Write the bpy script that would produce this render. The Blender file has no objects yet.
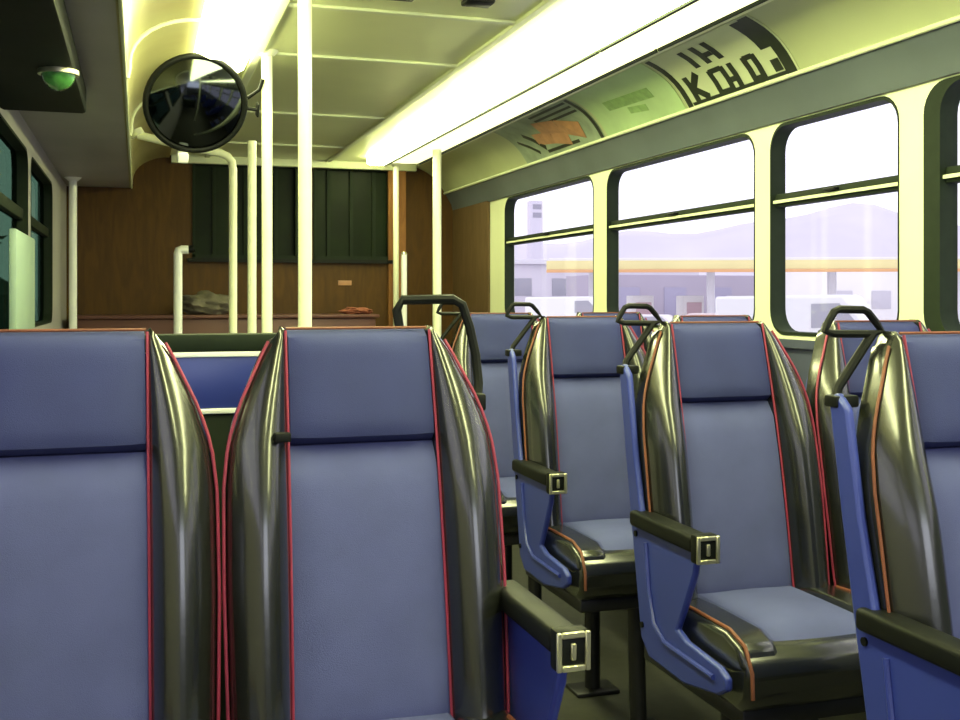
import bpy, bmesh, math, random
from mathutils import Vector, Matrix
random.seed(7)
PI = math.pi
S = bpy.context.scene
C = S.collection

# ------------------------------------------------------------------ camera
EYE = 1.21
F = 1080.0
TH = math.atan(342 / F)
cd = bpy.data.cameras.new('camera'); cam = bpy.data.objects.new('camera', cd); C.objects.link(cam)
cd.sensor_width = 36; cd.lens = F / 960 * 36; cd.shift_y = -62 / 960
cd.clip_start = 0.02; cd.clip_end = 3000
cam.location = (0, 0, EYE); cam.rotation_euler = (PI / 2, 0, -TH)
S.camera = cam
# ------------------------------------------------------------------ world
w = bpy.data.worlds.new('sky'); S.world = w; w.use_nodes = True
bg = w.node_tree.nodes['Background']
bg.inputs[0].default_value = (0.94, 0.92, 1.0, 1); bg.inputs[1].default_value = 1.7
# daylight falling in from the open front of the bus (windscreen side), behind the camera
ld = bpy.data.lights.new('windscreen_daylight', 'AREA'); ld.shape = 'RECTANGLE'
ld.size = 2.0; ld.size_y = 1.0; ld.energy = 22; ld.color = (0.80, 0.86, 1.0)
lo = bpy.data.objects.new('windscreen_daylight', ld); C.objects.link(lo)
lo.location = (0.8, -2.35, 1.62); lo.rotation_euler = (math.radians(86), 0, 0)
# ------------------------------------------------------------------ exposure
S.view_settings.view_transform = 'Standard'; S.view_settings.look = 'None'
S.view_settings.gamma = 1; S.view_settings.use_curve_mapping = False
S.view_settings.exposure = 0.0
LAMP = 27.0

# ------------------------------------------------------------------ materials
def nt(name):
    m = bpy.data.materials.new(name); m.use_nodes = True
    return m, m.node_tree.nodes, m.node_tree.links, m.node_tree.nodes['Principled BSDF']
def mat(name, col, rough=.5, metal=0, noise=0.0, nscale=30, bump=0.0, bscale=200, coat=0, spec=.5, col2=None):
    m, N, L, b = nt(name)
    b.inputs['Roughness'].default_value = rough; b.inputs['Metallic'].default_value = metal
    b.inputs['Coat Weight'].default_value = coat; b.inputs['Coat Roughness'].default_value = .16
    b.inputs['Specular IOR Level'].default_value = spec
    tc = N.new('ShaderNodeTexCoord')
    n = N.new('ShaderNodeTexNoise'); n.inputs['Scale'].default_value = nscale; n.inputs['Detail'].default_value = 4
    L.new(tc.outputs['Object'], n.inputs['Vector'])
    r = N.new('ShaderNodeValToRGB'); r.color_ramp.elements[0].position = .3; r.color_ramp.elements[1].position = .7
    c2 = col2 or tuple(c * (1 - noise) for c in col)
    r.color_ramp.elements[0].color = (*c2, 1); r.color_ramp.elements[1].color = (*col, 1)
    L.new(n.outputs['Fac'], r.inputs['Fac']); L.new(r.outputs['Color'], b.inputs['Base Color'])
    if bump:
        n2 = N.new('ShaderNodeTexNoise'); n2.inputs['Scale'].default_value = bscale; n2.inputs['Detail'].default_value = 3
        L.new(tc.outputs['Object'], n2.inputs['Vector'])
        bp = N.new('ShaderNodeBump'); bp.inputs['Strength'].default_value = bump; bp.inputs['Distance'].default_value = .004
        L.new(n2.outputs['Fac'], bp.inputs['Height']); L.new(bp.outputs['Normal'], b.inputs['Normal'])
    return m
def emit(name, col, s):
    m, N, L, b = nt(name)
    b.inputs['Base Color'].default_value = (*col, 1)
    b.inputs['Emission Color'].default_value = (*col, 1); b.inputs['Emission Strength'].default_value = s
    return m
def glass(name, tint=(1, 1, 1), g=.06):
    m, N, L, b = nt(name); N.remove(b)
    t = N.new('ShaderNodeBsdfTransparent'); t.inputs[0].default_value = (*tint, 1)
    gl = N.new('ShaderNodeBsdfGlossy'); gl.inputs['Roughness'].default_value = .03
    mx = N.new('ShaderNodeMixShader'); mx.inputs[0].default_value = g
    L.new(t.outputs[0], mx.inputs[1]); L.new(gl.outputs[0], mx.inputs[2])
    L.new(mx.outputs[0], N['Material Output'].inputs['Surface'])
    return m
def wood(name, a, b_):
    m, N, L, b = nt(name)
    tc = N.new('ShaderNodeTexCoord'); mp = N.new('ShaderNodeMapping'); mp.inputs['Scale'].default_value = (7, 7, 1.2)
    n = N.new('ShaderNodeTexNoise'); n.inputs['Scale'].default_value = 3; n.inputs['Detail'].default_value = 6; n.inputs['Distortion'].default_value = 1.2
    L.new(tc.outputs['Object'], mp.inputs[0]); L.new(mp.outputs[0], n.inputs['Vector'])
    r = N.new('ShaderNodeValToRGB'); r.color_ramp.elements[0].position = .35; r.color_ramp.elements[1].position = .65
    r.color_ramp.elements[0].color = (*a, 1); r.color_ramp.elements[1].color = (*b_, 1)
    L.new(n.outputs['Fac'], r.inputs['Fac']); L.new(r.outputs['Color'], b.inputs['Base Color'])
    b.inputs['Roughness'].default_value = .55; b.inputs['Specular IOR Level'].default_value = .25
    return m

M = {}
M['fabric'] = mat('blue_grey_moquette', (.094, .104, .268), .85, noise=.16, nscale=9, bump=.25, bscale=700, spec=.2)
M['fabric_head'] = mat('darker_blue_headrest_moquette', (.043, .050, .158), .8, noise=.15, nscale=8, bump=.25, bscale=700, spec=.2)
M['vinyl'] = mat('black_bronze_vinyl', (.012, .013, .011), .27, noise=.3, nscale=14, bump=.10, bscale=60, coat=1.0)
M['piping'] = mat('magenta_piping', (.30, .024, .065), .5, noise=.25, nscale=20)
M['tanpipe'] = mat('amber_piping', (.20, .060, .028), .5, noise=.25, nscale=20)
M['blueplastic'] = mat('ultramarine_plastic', (.032, .048, .29), .36, noise=.12, nscale=6)
M['blackplastic'] = mat('black_plastic', (.008, .009, .008), .5, noise=.2, spec=.15)
M['chrome'] = mat('brushed_olive_metal', (.62, .60, .42), .3, metal=.8, noise=.2)
M['blacksteel'] = mat('dark_steel', (.02, .02, .022), .4, metal=.3, noise=.2)
M['cream'] = mat('cream_laminate', (.76, .80, .54), .42, noise=.06, nscale=5)
M['ceil'] = mat('olive_cream_ceiling', (.78, .82, .46), .32, noise=.10, nscale=2.2)
M['cove'] = mat('pale_olive_cove', (.50, .55, .31), .42, noise=.12, nscale=2.5)
M['pole'] = mat('pale_yellow_pole', (.92, .94, .68), .28, noise=.04)
M['whitepole'] = mat('white_pole', (.95, .96, .92), .28, noise=.04)
M['greyband'] = mat('grey_duct_cover', (.13, .155, .17), .35, noise=.25, nscale=3)
M['greysoft'] = mat('grey_lilac_soffit', (.40, .38, .38), .55, noise=.12, nscale=3)
M['rubber'] = mat('dark_green_rubber', (.012, .020, .010), .7, noise=.2, spec=.2)
M['brown'] = wood('brown_wood_laminate', (.065, .029, .004), (.092, .042, .005))
M['brownside'] = wood('grey_brown_laminate', (.10, .062, .028), (.14, .085, .040))
M['floor'] = mat('dark_olive_vinyl_floor', (.045, .045, .034), .5, noise=.35, nscale=25, bump=.1)
M['wallgrey'] = mat('blue_grey_wall_lining', (.07, .08, .13), .5, noise=.1)
M['glass'] = glass('window_glass', (.97, .97, 1.0), .05)
M['tint'] = glass('tinted_window_glass', (.22, .32, .26), .10)
M['darkglass'] = mat('dark_rear_glass', (.008, .016, .004), .45, noise=.5, nscale=4, spec=.12)
M['lamp'] = emit('lit_fluorescent_diffuser', (.96, 1.0, .50), LAMP)
M['lamplow'] = emit('lit_lower_diffuser', (.98, 1.0, .56), LAMP * .06)
M['mirror'] = mat('convex_mirror_glass', (.055, .062, .07), .10, metal=1, noise=.02)
M['darkbox'] = mat('near_black_housing', (.006, .009, .006), .7, noise=.3, spec=.2)
M['paper'] = mat('pale_card', (.62, .68, .44), .5, noise=.12, nscale=4)
M['papergreen'] = mat('green_tinted_card', (.48, .66, .34), .5, noise=.2, nscale=5)
M['papergrey'] = mat('grey_green_card', (.34, .42, .30), .5, noise=.4, nscale=9)
M['ink'] = mat('black_print', (.02, .028, .015), .5, noise=.2)
M['skin'] = mat('orange_brown_print', (.52, .26, .13), .5, noise=.3, nscale=20)
M['greendome'] = mat('green_gloss', (.10, .36, .08), .2, noise=.6, nscale=40, coat=.6)
M['bundle'] = mat('grey_brown_cloth', (.17, .15, .11), .9, noise=.5, nscale=14, bump=.5, bscale=40)
M['redcloth'] = mat('dull_red_cloth', (.30, .09, .05), .8, noise=.3, nscale=12)
M['redbrown'] = mat('reddish_ledge', (.13, .048, .038), .5, noise=.2, nscale=5)
M['mint'] = mat('mint_daylight', (.34, .46, .38), .5, noise=.08, nscale=3)

# ------------------------------------------------------------------ helpers
class MB:
    def __init__(s): s.bm = bmesh.new()
    def box(s, x0, x1, y0, y1, z0, z1, bev=0, seg=2, rot=None):
        b = bmesh.new(); bmesh.ops.create_cube(b, size=1)
        c = Vector(((x0+x1)/2, (y0+y1)/2, (z0+z1)/2))
        for v in b.verts: v.co = Vector((v.co.x*(x1-x0), v.co.y*(y1-y0), v.co.z*(z1-z0)))
        if bev: bmesh.ops.bevel(b, geom=b.edges[:], offset=bev, segments=seg, affect='EDGES', profile=.5)
        for v in b.verts:
            if rot: v.co = rot @ v.co
            v.co += c
        s.merge(b); return s
    def merge(s, b):
        me = bpy.data.meshes.new('t'); b.to_mesh(me); s.bm.from_mesh(me); bpy.data.meshes.remove(me); b.free()
    def grid(s, rows, closeu=False, cap=False):
        V = [[s.bm.verts.new(p) for p in r] for r in rows]
        n = len(rows[0])
        for i in range(len(rows) - 1):
            for j in range(n if closeu else n - 1):
                k = (j + 1) % n
                try: s.bm.faces.new((V[i][j], V[i][k], V[i+1][k], V[i+1][j]))
                except ValueError: pass
        if cap:
            s.bm.faces.new(V[0][::-1]); s.bm.faces.new(V[-1])
        return s
    def tube(s, pts, r, seg=10, closed=False):
        pts = [Vector(p) for p in pts]; n = len(pts); rows = []
        rr = r if isinstance(r, (list, tuple)) else [r] * n
        up = None
        for i, p in enumerate(pts):
            if closed: t = (pts[(i+1) % n] - pts[i-1])
            else: t = pts[min(i+1, n-1)] - pts[max(i-1, 0)]
            t.normalize()
            if up is None:
                up = Vector((0, 0, 1)) if abs(t.z) < .9 else Vector((1, 0, 0))
            up = (up - t * up.dot(t)).normalized(); sd = t.cross(up)
            rows.append([p + (up * math.cos(a) + sd * math.sin(a)) * rr[i] for a in [2*PI*k/seg for k in range(seg)]])
        if closed:
            rows.append(rows[0][:]); s.grid(rows, True)
            bmesh.ops.remove_doubles(s.bm, verts=s.bm.verts[:], dist=1e-6)
        else: s.grid(rows, True, True)
        return s
    def prism(s, prof, axis, a, b):
        """prof: list of 2-D points; axis 'x' -> (y,z) profile, 'y' -> (x,z), 'z' -> (x,y)"""
        def P(u, v, t): return {'x': (t, u, v), 'y': (u, t, v), 'z': (u, v, t)}[axis]
        A = [s.bm.verts.new(P(u, v, a)) for u, v in prof]; B = [s.bm.verts.new(P(u, v, b)) for u, v in prof]
        n = len(prof)
        for i in range(n): s.bm.faces.new((A[i], A[(i+1) % n], B[(i+1) % n], B[i]))
        s.bm.faces.new(A[::-1]); s.bm.faces.new(B); return s
    def build(s, name, m, parent=None, smooth=True, bevel=0):
        bmesh.ops.recalc_face_normals(s.bm, faces=s.bm.faces[:])
        me = bpy.data.meshes.new(name); s.bm.to_mesh(me); s.bm.free()
        o = bpy.data.objects.new(name, me); C.objects.link(o)
        me.materials.append(M[m] if isinstance(m, str) else m)
        if smooth:
            for p in me.polygons: p.use_smooth = True
            me.set_sharp_from_angle(angle=math.radians(40))
        if parent: o.parent = parent
        if bevel:
            md = o.modifiers.new('bevel', 'BEVEL'); md.width = bevel; md.segments = 2; md.limit_method = 'ANGLE'
        return o
def tag(o, label=None, cat=None, group=None, kind=None):
    for k, v in (('label', label), ('category', cat), ('group', group), ('kind', kind)):
        if v: o[k] = v
    return o
def empty(name, loc, rz=0):
    o = bpy.data.objects.new(name, None); C.objects.link(o); o.location = loc; o.rotation_euler = (0, 0, rz)
    o.empty_display_size = .05; return o
def kids(o): return [c for c in bpy.data.objects if c.parent == o]
def copy_tree(o, parent=None):
    c = o.copy(); C.objects.link(c)
    if parent: c.parent = parent
    for ch in kids(o): copy_tree(ch, c)
    return c
def struct(o): o['kind'] = 'structure'; return o

XR = 2.07; XL = -.42; YB = 7.11; YF = -2.5; ZC = EYE + .904
# ------------------------------------------------------------------ floor, ceiling, walls
struct(MB().box(XL-.15, XR+.15, YF, YB+.1, -.06, 0).build('floor', 'floor', smooth=False))
struct(MB().box(XL-.15, XR+.15, YF, YB+.1, ZC, ZC+.06).build('ceiling', 'ceil', smooth=False))
def rrect(y0, y1, z0, z1, r, n=6):
    pts = []
    for cy, cz, a0 in ((y1-r, z1-r, 0), (y0+r, z1-r, PI/2), (y0+r, z0+r, PI), (y1-r, z0+r, 3*PI/2)):
        for k in range(n + 1):
            a = a0 + PI/2*k/n; pts.append((cy + r*math.cos(a), cz + r*math.sin(a)))
    return pts
def outer_for(pts, y0, y1, z0, z1, oy0, oy1, oz0, oz1):
    out = []
    cy, cz = (y0+y1)/2, (z0+z1)/2
    n = len(pts)//4
    cs = [(oy1, oz1), (oy0, oz1), (oy0, oz0), (oy1, oz0)]
    for q in range(4):
        for k in range(n):
            y, z = pts[q*n + k]
            f = k/(n-1)
            c = cs[q]
            # blend: start side projection -> corner -> end side projection
            horiz_first = q in (0, 2)
            pa = (c[0], z) if horiz_first else (y, c[1])
            pb = (y, c[1]) if horiz_first else (c[0], z)
            if f < .5: t = f*2; out.append((pa[0]*(1-t)+c[0]*t, pa[1]*(1-t)+c[1]*t))
            else: t = f*2-1; out.append((c[0]*(1-t)+pb[0]*t, c[1]*(1-t)+pb[1]*t))
    return out
def ring(mb, outer, inner, xa, xb):
    rows = [[(xa, *p) for p in outer], [(xa, *p) for p in inner], [(xb, *p) for p in inner], [(xb, *p) for p in outer], [(xa, *p) for p in outer]]
    mb.grid(rows, True)
SILL = EYE - .125; HEAD = EYE + .59
def side_wall(sgn, X, wins, cells, zh, name, bottom='wallgrey'):
    mb = MB()
    for (y0, y1), (c0, c1) in zip(wins, cells):
        inn = rrect(y0, y1, SILL, zh, .085)
        out = outer_for(inn, y0, y1, SILL, zh, c0, c1, SILL-.012, zh+.16)
        ring(mb, out, inn, X, X + sgn*.06)
    return mb
# right wall: window openings
WR = [(4.74, 6.05), (3.33, 4.59), (2.575, 3.235), (1.15, 2.475), (-.3, 1.03), (-1.75, -.42)]
CR = [(4.665, 6.33), (3.2825, 4.665), (2.525, 3.2825), (1.09, 2.525), (-.36, 1.09), (-1.85, -.36)]
mb = side_wall(1, XR, WR, CR, HEAD, 'wall_right')
mb.box(XR, XR+.09, YF, -1.85, SILL-.012, HEAD+.16)
struct(mb.build('wall_right', 'cream'))
struct(MB().box(XR, XR+.09, YF, YB, 0, SILL-.012).box(XR-.012, XR, YF, 6.32, SILL-.04, SILL-.012).build('trim_1', 'wallgrey', smooth=False))
struct(MB().box(XR-.015, XR+.09, 6.33, YB, 0, HEAD+.16).build('trim_2', 'brownside', smooth=False))
# left wall
WL = [(4.78, 5.95), (3.30, 4.66), (1.85, 3.18), (.4, 1.73), (-1.05, .28)]
CL = [(4.72, 6.2), (3.24, 4.72), (1.79, 3.24), (.34, 1.79), (-1.2, .34)]
mb = side_wall(-1, XL, WL, CL, HEAD, 'wall_left')
mb.box(XL-.09, XL, YF, -1.2, 0, HEAD+.16); mb.box(XL-.09, XL, 6.2, YB, 0, HEAD+.16); mb.box(XL-.09, XL, -1.2, 6.2, 0, SILL-.012)
struct(mb.build('wall_left', 'greysoft'))
wn = [0]
def window(sgn, X, y0, y1, gm, strip=True, lip=.005, dp=.045):
    wn[0] += 1
    def bx(mb, a, b, *r): return mb.box(min(X+sgn*a, X+sgn*b), max(X+sgn*a, X+sgn*b), *r)
    g = bx(MB(), dp-.006, dp-.002, y0+.004, y1-.004, SILL+.004, HEAD-.004).build('window_%d' % wn[0], gm, smooth=False)
    struct(g)
    a = rrect(y0+.001, y1-.001, SILL+.001, HEAD-.001, .084); b = rrect(y0+.005, y1-lip, SILL+.012, HEAD-.012, .078)
    mb = MB(); ring(mb, a, b, X - sgn*.002, X + sgn*(dp+.012)); mb.build('window_frame', 'rubber', g)
    zt = EYE + .335
    bx(MB(), .016, dp+.008, y0+.006, y1-lip, zt-.024, zt+.020, .004).build('transom', 'rubber', g)
    if strip:
        bx(MB(), .008, .016, y0+.006, y1-lip, zt-.012, zt-.002).build('transom_trim', 'cream', g)
        bx(MB(), -.004, .016, (y0+y1)/2-.03, (y0+y1)/2+.03, zt+.002, zt+.012, .003).build('window_catch', 'blackplastic', g)
for y0, y1 in WR: window(1, XR, y0, y1, 'glass', True, .065 if y0 == 1.15 else .005)
for y0, y1 in WL: window(-1, XL, y0, y1, 'tint' if y0 > 1.8 else 'glass', False)

# back wall with dark rear windows
zr0, zr1 = EYE + .265, EYE + .868
mb = MB()
mb.box(XL-.1, .33, YB, YB+.08, 0, ZC); mb.box(1.62, XR+.1, YB, YB+.08, 0, ZC)
mb.box(.33, 1.62, YB, YB+.08, 0, zr0); mb.box(.33, 1.62, YB, YB+.08, zr1, ZC); mb.box(1.0, 1.10, YB, YB+.08, zr0, zr1)
struct(mb.build('wall_back', 'brown', smooth=False))
for i, (a, b) in enumerate(((.33, 1.0), (1.10, 1.62))):
    g = MB().box(a, b, YB+.05, YB+.055, zr0, zr1).build('window_%d' % (20+i), 'darkglass', smooth=False); struct(g)
    MB().box(a, b, YB-.012, YB+.05, zr0-.02, zr0+.012).box(a, a+.018, YB-.012, YB+.05, zr0, zr1).box(b-.018, b, YB-.012, YB+.05, zr0, zr1).box(a, b, YB-.012, YB+.05, zr1-.018, zr1).build('window_frame', 'rubber', g)
    for k in range(3):
        x = a + (b-a)*(k+.7)/3.4
        MB().box(x-.012, x+.012, YB+.03, YB+.05, zr0+.01, zr1-.01).build('glazing_bar', 'rubber', g)
struct(MB().box(.30, 1.65, YB-.035, YB, zr0-.035, zr0-.012).build('trim_3', 'blackplastic', smooth=False))
struct(MB().box(1.60, 1.72, YB-.03, YB, 0, EYE+.86).build('trim_4', wood('orange_wood_post', (.24, .10, .03), (.34, .15, .045)), smooth=False))

# front bulkhead behind the camera with a windscreen opening
mb = MB().box(XL-.1, XR+.1, YF-.06, YF, 0, 1.0).box(XL-.1, XR+.1, YF-.06, YF, 2.0, ZC+.05)
struct(mb.build('wall_front', 'greyband', smooth=False))

# right header duct and cove (cross-section in x,z)
zb, zt = EYE + .716, EYE + .887
prof = [(XR+.09, HEAD+.004), (XR-.012, HEAD+.004), (XR-.016, HEAD+.012), (2.045, HEAD+.05), (2.02, HEAD+.09), (2.0, zb), (XR+.09, zb)]
struct(MB().prism(prof, 'y', YF, YB).build('trim_5', 'greyband'))
def cove(t, off=0):       # t 0..1 from bottom edge to top edge, gently concave
    x = 2.0 + (1.795-2.0)*t; z = zb + (zt-zb)*t
    nx, nz = -(zt-zb), -.205; l = math.hypot(nx, nz); nx /= l; nz /= l
    b = -.028 * math.sin(PI*t) + off
    return x + nx*b, z + nz*b
cp = [cove(t/10) for t in range(11)]
struct(MB().prism(cp + [(1.795, ZC), (XR+.09, ZC), (XR+.09, zb)], 'y', YF, YB).build('trim_6', 'cove'))
struct(MB().tube([(1.997, YF, zb-.002), (1.997, YB, zb-.002)], .008).build('trim_7', 'cream'))

# left soffit, cove and lip
struct(MB().box(XL-.09, -.05, YF, YB, EYE+.69, ZC).build('trim_8', 'greysoft', smooth=False))
lc = [(-.05, EYE+.69), (-.036, EYE+.69), (-.030, EYE+.72)]
for k in range(9):
    a = k/8*PI/2; lc.append((-.030 + .22*(1-math.cos(a)), EYE+.74 + .15*math.sin(a)))
struct(MB().prism(lc + [(.19, ZC), (-.05, ZC)], 'y', YF, YB).build('trim_9', mat('tan_cove', (.36, .34, .16), .45, noise=.35, nscale=2.2, col2=(.25, .21, .09))))
struct(MB().tube([(-.038, YF, EYE+.69), (-.038, YB, EYE+.69)], .006).build('trim_10', 'cream'))
# ribs across the left cove
for i, y in enumerate((2.35, 3.55, 4.8)):
    pts = [(x+.004, y, z-.003) for x, z in lc[1:]]
    struct(MB().tube(pts, .007, 8).build('trim_%d' % (40+i), 'cream'))

# ceiling strips
n = 11
for y in (3.33, 4.02, 5.30, 6.40, 2.4, 1.4):
    struct(MB().box(.40, 1.20, y-.014, y+.014, ZC-.010, ZC).build('trim_%d' % n, 'cream', smooth=False, bevel=.003)); n += 1
for x in (1.19, .42):
    struct(MB().box(x-.016, x+.016, YF, YB, ZC-.014, ZC).build('trim_%d' % n, 'cream', smooth=False, bevel=.003)); n += 1
struct(MB().box(.2, 1.79, YB-.05, YB, ZC-.05, ZC).build('trim_%d' % n, 'cream', smooth=False, bevel=.004)); n += 1

# ------------------------------------------------------------------ seats
TOP = 1.15
HW = [(0, .150), (.03, .163), (.08, .182), (.13, .203), (.18, .219), (.25, .2265), (.4, .228), (.6, .224), (.66, .22)]
def hw(h):
    for (a, wa), (b, wb) in zip(HW, HW[1:]):
        if h <= b:
            t = (h-a)/(b-a); return wa + (wb-wa)*t
    return HW[-1][1]
def yb(h): return -.125*(h/.6) - .012*math.sin(min(1, h/.6)*PI)
PX = .121
def lerp(a, b, t): return a + (b-a)*t
def outer_pt(h, s, off=0):
    zz = TOP - h - .020*max(0, 1-h/.10)
    return (s*(hw(h)+.001), yb(h)-.012-off, zz)
def inner_pt(h, s):
    return (s*(PX+.002+.004*min(1, h/.6)), yb(h)-.016, TOP - h - .002)
def make_seat(aisle):   # aisle: 0 none, -1 aisle at -x, +1 aisle at +x
    r = empty('bus_seat', (0, 0, 0))
    # headrest pad
    def pad(h0, h1, bulge, half0, half1, thick, rnd):
        rows = []; nh = 14; nx = 12
        for i in range(nh+1):
            u = i/nh; h = lerp(h0, h1, u); half = lerp(half0, half1, u)
            e = min(1, math.sin(PI*u)*1.9)**.5 if 0 < u < 1 else 0
            row = []
            for j in range(nx+1):
                v = -1 + 2*j/nx; ex = (1-abs(v)**5)
                row.append((v*half*(1-.0*e), yb(h) - .004 - bulge*(.25+.75*e)*(.35+.65*ex)*(0 if i in (0, nh) else 1) + (.012 if i in (0, nh) else 0), TOP-h))
            rows.append(row + [(half, yb(h)+thick, TOP-h), (-half, yb(h)+thick, TOP-h)])
        return MB().grid(rows, True, True)
    pad(0.0, .187, .030, .119, .121, .045, 0).build('headrest', 'fabric_head', r)
    pad(.189, .66, .020, .122, .127, .045, 0).build('back_cushion', 'fabric', r)
    for s in (-1, 1):
        rows = []
        for i in range(23):
            h = .66*i/22; w_ = hw(h); xi = PX + .001 + .004*min(1, h/.6); p = lerp(.012, .060, min(1, (h/.28))**.8); yy = yb(h)
            row = []
            for j in range(9):
                t = j/8; x = lerp(xi, w_, t); row.append((s*x, yy - .008 - p*math.sin(PI*t**.85)**.8, TOP - h - .020*t*max(0, 1-h/.10)))
            row.append((s*w_, yy+.03, row[-1][2])); row.append((s*(w_-.02), yy+.05, row[-2][2])); row.append((s*xi, yy+.05, TOP-h))
            rows.append(row)
        c_ = [sum(p[k] for p in rows[0])/len(rows[0]) for k in range(3)]
        top = [tuple(c_[k] + (p[k]-c_[k])*(.55 if k < 2 else 1) + (.004 if k == 2 else 0) for k in range(3)) for p in rows[0]]
        rows[0] = [(p[0], p[1], p[2]-.003) for p in rows[0]]; rows.insert(0, top)
        MB().grid(rows, True, True).build('bolster', 'vinyl', r)
        MB().tube([inner_pt(.66*k/20, s) for k in range(21)], .0024, 8).build('piping', 'piping', r)
        MB().tube([outer_pt(.66*k/24, s, .002) for k in range(25)], .0028, 8).build('piping', 'piping' if aisle != -1 or s > 0 else 'tanpipe', r)  # aisle-side outer piping of right seats coloured amber for the lighting there
    MB().tube([(lerp(-PX, PX, k/8), -.003, TOP+.001) for k in range(9)], .0024, 8).build('piping', 'tanpipe', r)
    # blue shell behind
    rows = []
    for i in range(15):
        h = -.004 + .70*i/14; w_ = hw(max(0, h)) - .006; yy = yb(max(0, h)); z = TOP - h
        k_ = max(0, 1-h/.12); w_ -= .022*k_; z1 = z - .012 - .03*k_
        rows.append([(-w_, yy+.035, z1), (-w_*.6, yy+.048, z-.008), (w_*.6, yy+.048, z-.008), (w_, yy+.035, z1), (w_-.02, yy+.075, z1), (0, yy+.088, z-.008), (-w_+.02, yy+.075, z1)])
    MB().grid(rows, True, True).build('back_shell', 'blueplastic', r)
    # cushion
    CT = .534
    def slab(half, y0, y1, zlo, zhi, round_, nx=10, ny=12, crown=.012):
        rows = []
        for i in range(ny+1):
            v = i/ny; y = lerp(y0, y1, v); row = []
            drop = .035*max(0, (v-.80)/.20)**2
            for j in range(nx+1):
                u = -1+2*j/nx; row.append((u*half, y, zhi - drop + crown*(1-u*u)*math.sin(PI*min(.95, max(.05, v)))))
            row += [(half, y, zlo), (-half, y, zlo)]; rows.append(row)
        return MB().grid(rows, True, True)
    slab(.128, -.10, -.475, CT-.07, CT+.002, .02).build('seat_cushion', 'fabric', r, bevel=.008)
    cb = MB(); 
    pr = [(-.09, CT-.02), (-.44, CT-.010), (-.485, CT-.022), (-.505, CT-.05), (-.50, CT-.11), (-.47, CT-.14), (-.09, CT-.12)]
    cb.prism(pr, 'x', -.215, .215); cb.build('cushion_base', 'vinyl', r, bevel=.016)
    for s in (-1, 1):
        b = MB(); b.prism([(-.10, CT+.002), (-.25, CT+.010), (-.42, CT+.010), (-.475, CT-.008), (-.498, CT-.05), (-.44, CT-.07), (-.1, CT-.06)], 'x', s*.131, s*.219)
        b.build('cushion_bolster', 'vinyl', r, bevel=.012)
        MB().tube([(s*.205, -.20, CT+.008), (s*.205, -.27, CT+.012), (s*.205, -.42, CT+.012), (s*.205, -.477, CT-.006), (s*.205, -.502, CT-.05), (s*.205, -.505, CT-.10)], .004, 8).build('piping', 'tanpipe', r)
    # pedestal
    MB().box(-.20, .20, -.46, -.02, CT-.175, CT-.14, .006).build('seat_frame', 'blacksteel', r)
    for y in (-.40, -.08):
        MB().tube([(0, y, .012), (0, y*.95, CT-.16)], .024, 12).box(-.07, .07, y-.05, y+.05, 0, .012, .003).build('leg', 'blacksteel', r)
    if aisle:
        s = aisle; xa, xb = sorted((s*.230, s*.246))
        sp = [(.018, 1.045), (-.002, 1.055), (-.030, 1.03), (-.062, .86), (-.098, .722), (-.12, .695), (-.355, .695), (-.345, .64), (-.30, .555), (-.27, .505),
              (-.31, .492), (-.445, .482), (-.475, .468), (-.475, .445), (-.44, .425), (-.30, .400), (-.14, .405), (-.10, .44), (-.055, .66), (-.015, .86), (.010, 1.0)]
        if s > 0: sp = [(-.10, .70), (-.12, .695)] + sp[6:18] + [(-.085, .60)]
        p = MB().prism(sp, 'x', xa, xb).build('side_panel', 'blueplastic', r, bevel=.005)
        xo = s*.248
        MB().tube([(xo, -.13, .66), (xo, -.145, .56), (xo, -.17, .49), (xo, -.22, .463), (xo, -.43, .458)], .006, 8).build('moulded_ridge', 'blueplastic', p)
        for yy, zz in ((-.078, .67), (-.11, .47)):
            MB().tube([(xo-s*.004, yy, zz), (xo+s*.002, yy, zz)], .007, 12).build('screw_cap', 'blackplastic', p)
        a0, a1 = sorted((s*.212, s*.262))
        arm = MB().box(a0, a1, -.365, -.07, .688, .724, .009, 3).build('armrest', 'blackplastic', r)
        c0, c1 = a0-.001, a1+.001
        MB().box(c0, c1, -.388, -.360, .670, .730, .006, 2).build('end_cap', 'blackplastic', arm)
        mbx = MB()
        for (u0, u1, v0, v1) in ((c0, c0+.008, .672, .728), (c1-.008, c1, .672, .728), (c0+.008, c1-.008, .719, .728), (c0+.008, c1-.008, .672, .681), ((c0+c1)/2-.004, (c0+c1)/2+.004, .688, .712)):
            mbx.box(u0, u1, -.393, -.387, v0, v1, .0015, 1)
        mbx.build('cap_rim', 'chrome', arm)
        # grab handle
        y = .035
        hb = MB()
        if s < 0:
            hb.tube([(-.128, y, 1.154), (-.140, y, 1.170), (-.155, y, 1.186), (-.164, y, 1.190), (-.212, y, 1.191), (-.222, y, 1.187), (-.233, y, 1.170), (-.240, y, 1.155), (-.225, y, 1.150), (-.145, y, 1.149)], .0068, 8, True)
            hb.tube([(-.145, y, 1.150), (-.18, y-.005, 1.11), (-.222, y-.01, 1.06), (-.232, y-.015, 1.035)], .008, 8)
            hb.box(-.250, -.205, y-.045, y-.01, 1.03, 1.05, .004)
        else:
            hb.tube([(.085, y, 1.135), (.078, y, 1.180), (.088, y, 1.198), (.180, y, 1.200), (.198, y, 1.190), (.212, y, 1.150), (.222, y-.005, 1.10), (.224, y-.015, 1.05), (.216, y-.03, 1.02)], .0085, 8)
            hb.box(.200, .226, y-.055, y-.02, 1.005, 1.035, .004)
        hb.build('grab_handle', 'blackplastic', r)
    return r
proto = {-1: make_seat(-1), 0: make_seat(0), 1: make_seat(1)}
usedp = set()
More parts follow.
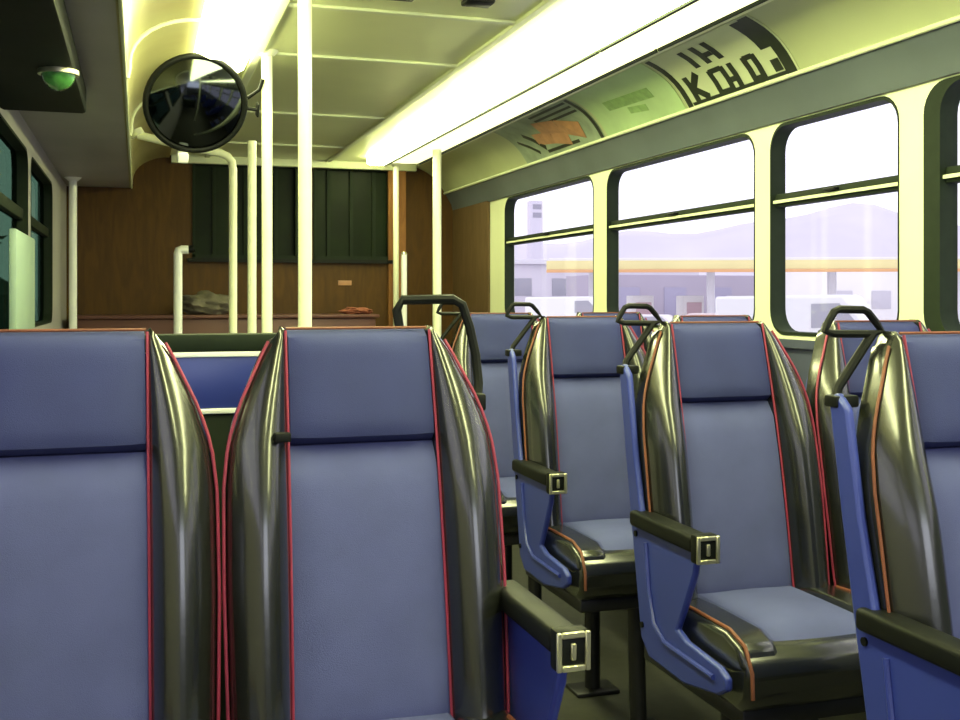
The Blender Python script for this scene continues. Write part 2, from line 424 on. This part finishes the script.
def place_seat(kind, x, y, label, group=None):
    if kind in usedp: o = copy_tree(proto[kind])
    else: o = proto[kind]; usedp.add(kind)
    o.location = (x, y, 0)
    if y == YL: o.scale = (1, 1, 1.007)
    tag(o, label, 'bus seat', group); return o
YL = 1.82; PITCH = .818; XA = 1.336; SP = .465
rowsr = [1.514 + PITCH*k for k in range(4)]
for y, l in zip(rowsr, ('blue-grey aisle seat cropped at the right edge, nearest on the window side',
        'blue-grey aisle seat with its whole cushion in view, second from the right edge',
        'blue-grey aisle seat, third from the right edge, beside the two dark handles',
        'farthest blue-grey aisle seat on the window side, before the brown side wall')):
    place_seat(-1, XA, y, l, 'aisle seats along the window side')
for y, l in zip(rowsr, ('blue-grey window seat off the right edge beside the nearest aisle seat',
        'blue-grey window seat mostly hidden, glimpsed through the black grab handle at right',
        'blue-grey window seat hidden behind the fully seen aisle seat',
        'farthest blue-grey window seat under the farthest window')):
    if y > 2: place_seat(0, XA+SP, y, l, 'window seats along the window side')
YL = 1.82; XS2 = .356; XS1 = XS2 - SP
s2 = place_seat(1, XS2, YL, 'large near blue-grey seat in the middle foreground with black bolsters and pink piping', 'near left seats')
s1 = place_seat(0, XS1, YL, 'large near blue-grey seat cut by the left edge of the picture', 'near left seats')
MB().box(-.150, -.125, -.105, -.085, 1.02-.045, 1.035-.045, .003).build('side_clip', 'blackplastic', s2)
# modesty panel seen in the V between the two near seats
mp = empty('modesty_panel', (.12, 2.12, 0)); tag(mp, 'blue panel with dark top rail seen in the V-shaped gap between the two near seats', 'panel')
MB().box(-.42, .42, -.012, .012, 1.0, 1.10, .003).build('panel', 'blueplastic', mp)
MB().box(-.42, .42, -.018, .018, 1.108, 1.142, .006).build('top_rail', 'rubber', mp)
MB().box(-.42, .42, -.016, .014, 1.098, 1.108, .002).build('trim_strip', 'whitepole', mp)
MB().box(-.42, .42, -.016, .014, .990, 1.0, .002).build('trim_strip', 'whitepole', mp)
MB().box(-.42, .42, -.010, .010, .30, .990, .003).build('lower_panel', 'rubber', mp)
for x in (-.38, .38):
    MB().tube([(x, .014, 0), (x, .014, 1.12)], .014, 10).build('post', 'blacksteel', mp)

# ------------------------------------------------------------------ lamps
def lamp_unit(y0, y1):
    wl = -.075 if y0 > 5.5 else (-.115 if y0 > 4.4 else -.15)  # nearer diffusers widened to take in the glow around them
    r = empty('ceiling_strip_light', (1.48, (y0+y1)/2, ZC)); L = (y1-y0)/2 - .008
    MB().prism([(wl, -.004), (wl, -.040), (wl+.02, -.050), (.03, -.048), (.036, -.004)], 'y', -L, L).build('diffuser', 'lamp', r)
    MB().prism([(.052, -.004), (.055, -.034), (.20, -.030), (.262, -.026), (.27, -.004)], 'y', -L, L).build('lower_diffuser', 'lamplow', r)
    MB().box(.038, .052, -L, L, -.052, -.001).build('divider', 'rubber', r)
    MB().box(.268, .276, -L, L, -.034, -.001).build('divider', 'rubber', r)
    MB().prism([(.27, -.002), (.275, -.030), (.300, -.030), (.312, -.018), (.312, -.002)], 'y', -L-.006, L+.006).build('edge_trim', 'cream', r)
    return r
lab = ('strip light over the far right seats, ending at the brown rear wall', 'second strip light from the rear wall on the window side',
       'third strip light from the rear wall, above the paper cards', 'fourth strip light from the rear wall, leaving the top edge of the picture', 'strip light overhead beside the camera on the window side',
       'strip light behind the camera on the window side')
e = [6.85, 5.85, 4.65, 3.45, 2.25, 1.05, -.3]
for i, l in enumerate(lab):
    tag(lamp_unit(e[i+1], e[i]), 'lit yellow-white ' + l, 'ceiling light', 'strip lights along the window side')
for i, (y0, y1, l) in enumerate(((3.0, 4.15, 'lit blown-out strip light above the round mirror'), (1.7, 2.95, 'lit strip light on the left of the ceiling at the top edge'), (.4, 1.65, 'lit strip light on the left above the camera'))):
    r = empty('ceiling_strip_light', (.29, (y0+y1)/2, ZC)); L = (y1-y0)/2
    MB().prism([(-.085, -.002), (-.085, -.045), (-.05, -.06), (.06, -.06), (.088, -.045), (.088, -.002)], 'y', -L, L).build('diffuser', 'lamp', r)
    MB().box(-.097, -.087, -L, L, -.008, -.001).box(.091, .101, -L, L, -.008, -.001).build('edge_trim', 'cream', r)
    tag(r, l, 'ceiling light', 'strip lights on the left')
# roof hatch catches near the top edge
for (x, l) in ((.98, 'small dark ceiling catch at the top edge, right of its twin'), (.74, 'small dark ceiling catch at the top edge, left of its twin')):
    tag(MB().box(x-.045, x+.045, 3.08, 3.15, ZC-.018, ZC-.001, .006).build('hatch_catch', 'blackplastic'), l, 'ceiling catch', 'ceiling catches')

# ------------------------------------------------------------------ poles
def pole(x, y, z1, r, label, m='pole', z0=0, extra=None, flange=True):
    o = empty('grab_pole', (x, y, 0))
    MB().tube([(0, 0, z0), (0, 0, z1)], r, 16).build('tube', m, o)
    MB().tube([(0, 0, 0), (0, 0, .02)], r*2.1, 16).build('floor_flange', m, o)
    if flange: MB().tube([(0, 0, z1-.02), (0, 0, z1)], [r*1.2, r*2.2], 16).build('ceiling_flange', m, o)
    tag(o, label, 'grab pole', 'upright grab poles'); return o
def XYat(u, Y):
    return (u-138)*math.cos(TH)*Y/(F/math.cos(TH) - (u-138)*math.sin(TH))
pole(XYat(305, 3.06), 3.06, ZC, .0195, 'thickest pale pole rising out of the top edge, left of the rear window')
p5 = pole(XYat(267, 4.0), 4.0, ZC, .0195, 'pale pole that holds the round mirror', flange=True)
pole(XYat(252, 4.9), 4.9, EYE+.70, .0195, 'pale pole just left of the mirror pole, ending below the ceiling', flange=False)
# pole with a bent top
x3 = XYat(233, 5.35); o = empty('grab_pole', (x3, 5.35, 0)); tag(o, 'pale pole with its top bent over to the left, under the round mirror', 'grab pole', 'upright grab poles')
MB().tube([(0, 0, 0), (0, 0, EYE+.62), (-.005, 0, EYE+.66), (-.025, 0, EYE+.685), (-.06, 0, EYE+.70), (-.20, 0, EYE+.72), (-.44, 0, EYE+.77)], .0195, 14).build('tube', 'pole', o)
MB().tube([(0, 0, 0), (0, 0, .02)], .04, 14).build('floor_flange', 'pole', o)
MB().tube([(-.455, 0, EYE+.79), (-.44, 0, EYE+.765)], .036, 12).build('wall_flange', 'pole', o)
pole(XYat(396, 6.85), 6.85, ZC-.03, .019, 'slim pale pole at the rear end of the right strip lights')
pole(XYat(437, 6.15), 6.15, ZC-.004, .026, 'pale pole in front of the brown rear corner, left of the farthest aisle seat')
pole(XYat(73, 6.6), 6.6, EYE+.69, .022, 'white pole at the left in front of the brown wall', 'whitepole')
# short stanchions
x2 = XYat(178, 6.2); o = empty('short_stanchion', (x2, 6.2, 0)); tag(o, 'short white post with a sideways top grip before the brown wall at left', 'stanchion')
MB().tube([(0, 0, 0), (0, 0, EYE+.245), (.003, 0, EYE+.262), (.02, 0, EYE+.268), (.055, 0, EYE+.268)], .0235, 14).build('tube', 'whitepole', o)
MB().tube([(.055, 0, EYE+.268), (.085, 0, EYE+.275)], .02, 12).build('grip_end', 'blackplastic', o)
x8 = XYat(404, 6.5); o = empty('short_stanchion', (x8, 6.5, 0)); tag(o, 'short white post beside the slim pole at the right end of the rear window', 'stanchion')
MB().tube([(0, 0, 0), (0, 0, EYE+.27)], .019, 14).build('tube', 'whitepole', o)
MB().tube([(0, 0, EYE+.27), (0, 0, EYE+.285)], [.022, .014], 14).build('cap', 'chrome', o)

# ------------------------------------------------------------------ round convex mirror
Ym = 4.0; Xm = XYat(196, Ym); zm = EYE + (298-104)/F*(Ym*math.cos(TH)+Xm*math.sin(TH)); dm = (Ym*math.cos(TH)+Xm*math.sin(TH))
R_ = 50/F*dm
mr = empty('convex_mirror', (Xm, Ym, zm)); mr.rotation_euler = (math.radians(26), 0, math.radians(6)); tag(mr, 'round dark-rimmed convex mirror hung by the left pole below the strip light', 'mirror')
rows = []
for i in range(13):
    a = max(.01, i/12); rr = R_*.95*a; yy = -.060*(1-a*a)
    rows.append([(rr*math.cos(2*PI*k/48), yy, rr*math.sin(2*PI*k/48)) for k in range(48)])
rows = rows[::-1]
g = MB().grid(rows, True); g.bm.faces.new([v for v in g.bm.verts][-48:])
g.build('mirror_glass', 'mirror', mr)
MB().tube([(R_*.97*math.cos(2*PI*k/48), 0, R_*.97*math.sin(2*PI*k/48)) for k in range(48)], .011, 10, True).build('rim', 'blackplastic', mr)
rows = [[(R_*f*math.cos(2*PI*k/32), yy, R_*f*math.sin(2*PI*k/32)) for k in range(32)] for f, yy in ((.96, .002), (.9, .03), (.5, .05), (.05, .055))]
MB().grid(rows, True, True).build('back_cover', 'blackplastic', mr)
xp = XYat(267, 4.0) - Xm
MB().tube([(R_*1.0, .01, .03), (xp-.03, 0, .07), (xp-.021, 0, .11)], .007, 8).tube([(R_*.98, .01, -.005), (xp-.028, 0, -.005)], .0075, 8).box(xp-.034, xp-.026, -.02, .02, -.03, .02, .004).build('bracket', 'blackplastic', mr)
MB().box(-.055, -.015, -.025, .02, -R_*.97-.045, -R_*.97-.006, .008).build('mount_clip', 'whitepole', mr)

# ------------------------------------------------------------------ dark housing under the left soffit and a small green dome
db = MB().box(XL+.001, -.16, 1.2, 3.75, EYE+.60, EYE+.689, .012).build('equipment_housing', 'darkbox'); tag(db, 'long dark housing under the left soffit at the top left corner', 'housing')
gl = empty('green_dome', (-.20, 3.05, EYE+.6)); tag(gl, 'small green and white dome under the dark housing at top left', 'hemisphere')
def dome(r, sq=.8):
    rows = []
    for i in range(7):
        a = i/6*PI/2; rows.append([(r*math.cos(a)*math.cos(2*PI*k/20)+1e-6*math.cos(2*PI*k/20), r*math.cos(a)*math.sin(2*PI*k/20)+1e-6*math.sin(2*PI*k/20), -r*sq*math.sin(a)) for k in range(20)])
    return MB().grid(rows, True)
dome(.045, 1.2).build('lens', 'greendome', gl)
MB().tube([(0, 0, .0), (0, 0, -.012)], .052, 20).build('bezel', 'chrome', gl)

# ------------------------------------------------------------------ rear ledge, bundles
lg = empty('rear_housing', (.45, 6.75, 0)); tag(lg, 'low brown housing with a reddish top running below the rear windows', 'housing')
MB().box(-.80, .98, -.06, .33, 0, 1.085, .01).build('body', 'redbrown', lg)
MB().box(-.82, 1.0, -.08, .34, 1.086, 1.108, .006).build('ledge', 'redbrown', lg)
def lump(name, c, r, m, label, cat, seed):
    rnd = random.Random(seed); b = bmesh.new(); bmesh.ops.create_icosphere(b, subdivisions=4, radius=1)
    ph = [rnd.uniform(0, 6) for _ in range(9)]
    for v in b.verts:
        n_ = v.co.normalized()
        d = 1 + .12*math.sin(5*n_.x+ph[0])*math.sin(4*n_.z+ph[1]) + .09*math.sin(9*n_.x+ph[2]+3*n_.y) + .06*math.sin(13*n_.z+ph[3]+5*n_.x) + .04*math.sin(17*n_.y+ph[4])
        v.co = Vector((n_.x*r[0]*d, n_.y*r[1]*d, max(-r[2]*.72, n_.z*r[2]*d)))
        v.co += Vector((c[0], c[1], c[2]+r[2]*.72))
    mb = MB(); mb.merge(b); return tag(mb.build(name, m), label, cat)
lump('cloth_bundle', (XYat(207, 6.87), 6.87, 1.108), (.16, .13, .08), 'bundle', 'lumpy grey-brown cloth bundle on the rear ledge under the bent-top pole', 'bundle', 3)
lump('red_cushion', (XYat(357, 6.8), 6.8, 1.108), (.10, .09, .025), 'redcloth', 'small flat dull-red cushion on the ledge below the rear window', 'cushion', 5)
st = MB().box(-.045, .045, -.003, .003, -.016, .016, .001).build('warning_sticker', 'skin'); st.location = (XYat(345, 7.1), YB-.004, EYE+.10); tag(st, 'small pale orange sticker on brown panel below the rear window', 'sticker')

# left wall extras: mint sheet colours the lower pane as daylit
mpn = MB().box(XL+.004, XL+.03, 3.95, 4.62, EYE-.12, EYE+.235, .006).build('mint_pane_sheet', 'mint'); tag(mpn, 'pale mint-green board standing for daylight in the lower left pane', 'sheet')

# ------------------------------------------------------------------ cards in the cove
def card(y0, y1, m, label, cat='poster', t0=.02, t1=.97, off=.002):
    r = empty('advert_card', (0, 0, 0))
    rows = []
    for i in range(9):
        t = lerp(t0, t1, i/8); x, z = cove(t, off); x2_, z2_ = cove(t, off+.0015)
        rows.append([(x2_, y0, z2_), (x2_, y1, z2_), (x, y1, z), (x, y0, z)])
    MB().grid(rows, True, True).build('card_sheet', m, r)
    tag(r, label, cat, 'cards in the cove'); return r
def stroke(mb, pts, wd):
    """thin printed stroke in card space: pts (y, t)"""
    for (ya, ta), (yb_, tb) in zip(pts, pts[1:]):
        L = math.hypot((yb_-ya), (tb-ta)*.27); ny = -(tb-ta)*.27/L*wd/2; ntt = (yb_-ya)/L*wd/2/.27
        nseg = max(1, int(abs(tb-ta)*8)); rows = []
        for k in range(nseg+1):
            y = lerp(ya, yb_, k/nseg); t = lerp(ta, tb, k/nseg)
            p1 = (y+ny, t+ntt); p2 = (y-ny, t-ntt)
            a = cove(p1[1], .0045); b = cove(p2[1], .0045); c_ = cove(p2[1], .0052); d = cove(p1[1], .0052)
            rows.append([(a[0], p1[0], a[1]), (b[0], p2[0], b[1]), (c_[0], p2[0], c_[1]), (d[0], p1[0], d[1])])
        mb.grid(rows, True, True)
cA = card(2.95, 3.67, 'paper', 'pale paper card with thick black writing and a black frame in the cove, nearest')
cB = card(3.69, 4.41, 'papergreen', 'pale green paper card between the black-lettered card and the dark picture card')
cC = card(4.44, 5.45, 'papergrey', 'dark grey-green picture card with orange-brown shapes, farthest in the cove')
cD = card(1.55, 2.22, 'paper', 'paper card at the top right corner, only its dark edge in view')
mb = MB(); stroke(mb, [(2.985, .02), (2.985, .95)], .055); stroke(mb, [(3.645, .03), (3.645, .95)], .035); stroke(mb, [(3.0, .06), (3.62, .06)], .012); mb.build('black_border', 'ink', cA)
mb = MB(); stroke(mb, [(3.575, .08), (3.575, .46)], .034); stroke(mb, [(3.49, .46), (3.565, .26), (3.49, .08)], .03); mb.build('black_lettering', 'ink', cA)
mb = MB()
for y in (3.13, 3.185, 3.275, 3.33, 3.41): stroke(mb, [(y, .06), (y, .42)], .030)
stroke(mb, [(3.13, .40), (3.185, .40)], .02); stroke(mb, [(3.13, .10), (3.185, .10)], .02); stroke(mb, [(3.275, .20), (3.33, .20)], .02); stroke(mb, [(3.33, .40), (3.41, .40)], .02); stroke(mb, [(3.33, .08), (3.41, .08)], .02)
mb.build('black_lettering', 'ink', cA)
mb = MB()
for y in (3.28, 3.36, 3.44): stroke(mb, [(y, .52), (y, .86)], .034)
stroke(mb, [(3.36, .66), (3.30, .66)], .022); mb.build('black_lettering', 'ink', cA)
mb = MB(); stroke(mb, [(3.04, .42), (3.04, .93)], .055); stroke(mb, [(3.04, .10), (3.04, .26)], .045); mb.build('side_panel_print', 'ink', cA)
mb = MB(); stroke(mb, [(3.85, .45), (4.25, .50)], .05); stroke(mb, [(3.95, .25), (4.10, .30)], .03); mb.build('green_print', mat('mid_green_print', (.30, .48, .18), .5, noise=.3), cB)
mb = MB(); stroke(mb, [(4.60, .28), (4.80, .5), (5.02, .62)], .09); stroke(mb, [(4.78, .22), (4.95, .34), (5.15, .42)], .07); mb.build('orange_shapes', 'skin', cC)
mb = MB(); stroke(mb, [(4.46, .03), (4.46, .95)], .03)
for t in (.66, .78, .90): stroke(mb, [(4.50, t), (4.95, t)], .014)
stroke(mb, [(5.1, .2), (5.25, .6)], .03); stroke(mb, [(5.2, .15), (5.38, .5)], .02); stroke(mb, [(4.7, .12), (5.1, .12)], .016)
mb.build('dark_print', 'ink', cC)
mb = MB(); stroke(mb, [(2.19, .03), (2.19, .95)], .03); stroke(mb, [(2.10, .10), (2.10, .35)], .03); mb.build('black_border', 'ink', cD)

# ------------------------------------------------------------------ outside
GZ = -.95
struct(MB().box(-60, 420, -150, 900, GZ-.1, GZ).build('ground', mat('pale_forecourt', (.85, .84, .86), .8, noise=.2, nscale=.2), smooth=False))
def out(u, depth):   # world X,Y for picture column u at camera depth
    lx = (u-480)/F*depth
    return (lx*math.cos(TH) + depth*math.sin(TH), depth*math.cos(TH) - lx*math.sin(TH))
# hill, distance haze put into its pale colour
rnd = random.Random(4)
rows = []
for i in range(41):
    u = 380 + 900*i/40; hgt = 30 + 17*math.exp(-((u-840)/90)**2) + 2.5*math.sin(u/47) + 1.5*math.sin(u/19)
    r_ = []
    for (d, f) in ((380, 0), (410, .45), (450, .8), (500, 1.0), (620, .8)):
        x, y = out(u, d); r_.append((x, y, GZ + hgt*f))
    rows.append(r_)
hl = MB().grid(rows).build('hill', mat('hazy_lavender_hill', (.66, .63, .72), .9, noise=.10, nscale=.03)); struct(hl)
# petrol-station style canopy
cx, cy = out(745, 64)
cn = empty('canopy', (cx, cy, GZ)); tag(cn, 'long flat forecourt canopy with a yellow fascia seen through the windows', 'canopy')
cn.rotation_euler = (0, 0, -math.radians(24))
MB().box(-11.5, 16, -3, 4, 3.80, 4.45, .08).build('canopy_roof', mat('white_canopy', (.80, .78, .76), .5, noise=.05), cn)
MB().box(-11.6, 16.1, -3.1, -3.02, 3.80, 4.3, .01).build('fascia', mat('yellow_fascia', (.85, .76, .36), .5, noise=.1, nscale=.5), cn)
MB().box(-11.6, 16.1, -3.15, -3.03, 3.62, 3.79, .01).build('fascia_stripe', mat('orange_stripe', (.80, .45, .20), .5, noise=.1), cn)
for x in (-9, -2, 5, 12):
    MB().box(x-.22, x+.22, -.25, .25, 0, 3.8, .03).build('column', mat('white_column', (.80, .79, .84), .5, noise=.05), cn)
for k in range(4):
    x = -6.5 + 6*k
    fp = empty('forecourt_booth', (0, 0, 0)); xx, yy = out(640 + 50*k, 66)
    fp.location = (xx, yy, GZ); tag(fp, ['white kiosk under the left end of the canopy', 'white kiosk second from the left under the canopy', 'white kiosk third from the left under the canopy', 'white kiosk at the right under the canopy'][k], 'kiosk', 'kiosks under the canopy')
    MB().box(-.7, .7, -.5, .5, 0, 2.3, .06).build('body', mat('kiosk_white', (.82, .80, .80), .5, noise=.05), fp)
    MB().box(-.5, .5, -.56, -.5, 1.1, 1.9, .02).build('screen', mat('kiosk_rose', (.60, .42, .46), .5, noise=.1), fp)
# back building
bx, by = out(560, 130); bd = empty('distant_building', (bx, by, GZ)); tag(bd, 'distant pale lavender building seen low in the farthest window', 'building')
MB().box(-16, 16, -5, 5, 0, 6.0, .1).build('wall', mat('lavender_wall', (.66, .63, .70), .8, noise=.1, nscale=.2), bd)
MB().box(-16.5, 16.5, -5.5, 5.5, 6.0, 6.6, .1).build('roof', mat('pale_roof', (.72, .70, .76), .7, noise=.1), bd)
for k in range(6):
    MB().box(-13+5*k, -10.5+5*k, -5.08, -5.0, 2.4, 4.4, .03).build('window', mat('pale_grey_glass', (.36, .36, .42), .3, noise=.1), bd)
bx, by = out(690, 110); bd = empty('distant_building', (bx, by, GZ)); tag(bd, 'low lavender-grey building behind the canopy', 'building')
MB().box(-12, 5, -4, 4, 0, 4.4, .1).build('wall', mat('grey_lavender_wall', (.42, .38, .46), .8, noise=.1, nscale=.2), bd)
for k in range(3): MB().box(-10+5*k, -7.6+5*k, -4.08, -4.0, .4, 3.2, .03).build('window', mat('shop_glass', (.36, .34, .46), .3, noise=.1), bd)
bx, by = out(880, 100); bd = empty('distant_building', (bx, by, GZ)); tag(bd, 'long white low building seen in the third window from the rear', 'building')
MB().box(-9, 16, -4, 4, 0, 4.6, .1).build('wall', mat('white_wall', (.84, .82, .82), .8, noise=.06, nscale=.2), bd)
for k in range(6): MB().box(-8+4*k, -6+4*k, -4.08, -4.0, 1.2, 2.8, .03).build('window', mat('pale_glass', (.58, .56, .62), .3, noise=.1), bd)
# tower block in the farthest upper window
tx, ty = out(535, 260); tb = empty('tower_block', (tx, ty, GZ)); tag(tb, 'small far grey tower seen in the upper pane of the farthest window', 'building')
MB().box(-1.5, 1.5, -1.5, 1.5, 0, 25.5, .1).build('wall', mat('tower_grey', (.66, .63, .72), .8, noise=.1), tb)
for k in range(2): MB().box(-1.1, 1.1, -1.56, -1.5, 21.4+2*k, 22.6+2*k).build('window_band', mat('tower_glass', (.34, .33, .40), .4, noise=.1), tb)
# parked vans and cars
def car(u, d, van, col, label, rz):
    x, y = out(u, d); r = empty('van' if van else 'parked_car', (x, y, GZ), rz)
    if van: pr = [(-2.4, .4), (-2.4, 2.2), (1.2, 2.25), (1.9, 1.35), (2.5, 1.15), (2.55, .4)]
    else: pr = [(-2.1, .35), (-2.1, .95), (-1.6, 1.0), (-1.1, 1.45), (.5, 1.45), (1.1, .98), (2.0, .85), (2.1, .35)]
    MB().prism(pr, 'y', -.85, .85).build('body', mat('paint', col, .3, noise=.04, coat=.5), r, bevel=.08)
    wp = [(.35, 2.0), (1.1, 2.02), (1.65, 1.4), (.35, 1.35)] if van else [(-1.35, 1.02), (-1.0, 1.38), (.45, 1.38), (.9, 1.02)]
    MB().prism(wp, 'y', -.87, .87).build('side_window', mat('car_glass', (.40, .40, .45), .3, noise=.1), r)
    for sx in (-1.4, 1.5):
        for sy in (-.8, .8):
            MB().tube([(sx, sy-.1, .34), (sx, sy+.1, .34)], .34, 18).build('wheel', 'rubber', r)
    tag(r, label, 'van' if van else 'car')
car(808, 30, True, (.82, .82, .82), 'white van seen low through the third window from the rear', -.9)
car(868, 34, False, (.80, .80, .84), 'white car right of the white van outside', -.8)
car(570, 60, True, (.85, .85, .84), 'white van seen low through the farthest window', -.5)
car(655, 46, False, (.75, .72, .74), 'pale car under the canopy in the second farthest window', -.7)
car(715, 50, False, (.66, .55, .55), 'rose-grey car right of the pale car under the canopy', -.7)
# left side: hedge added to darken the far left windows
hd = bmesh.new()
mbh = MB(); rows = []
for i in range(60):
    y = 2.4 + i*.5
    rows.append([(-2.6 - .5*rnd.random() + (1.2 if j == 6 else 0) - (.3*j if j > 3 else 0), y, GZ + [0, .7, 1.4, 2.1, 2.8, 3.4, 3.6][j] + .25*rnd.random()) for j in range(7)])
mbh.grid(rows); hg = mbh.build('hedge', mat('added_dark_hedge', (.05, .085, .045), .9, noise=.6, nscale=6)); tag(hg, 'tall dark green hedge added outside to darken the left windows', 'hedge')
hd.free()
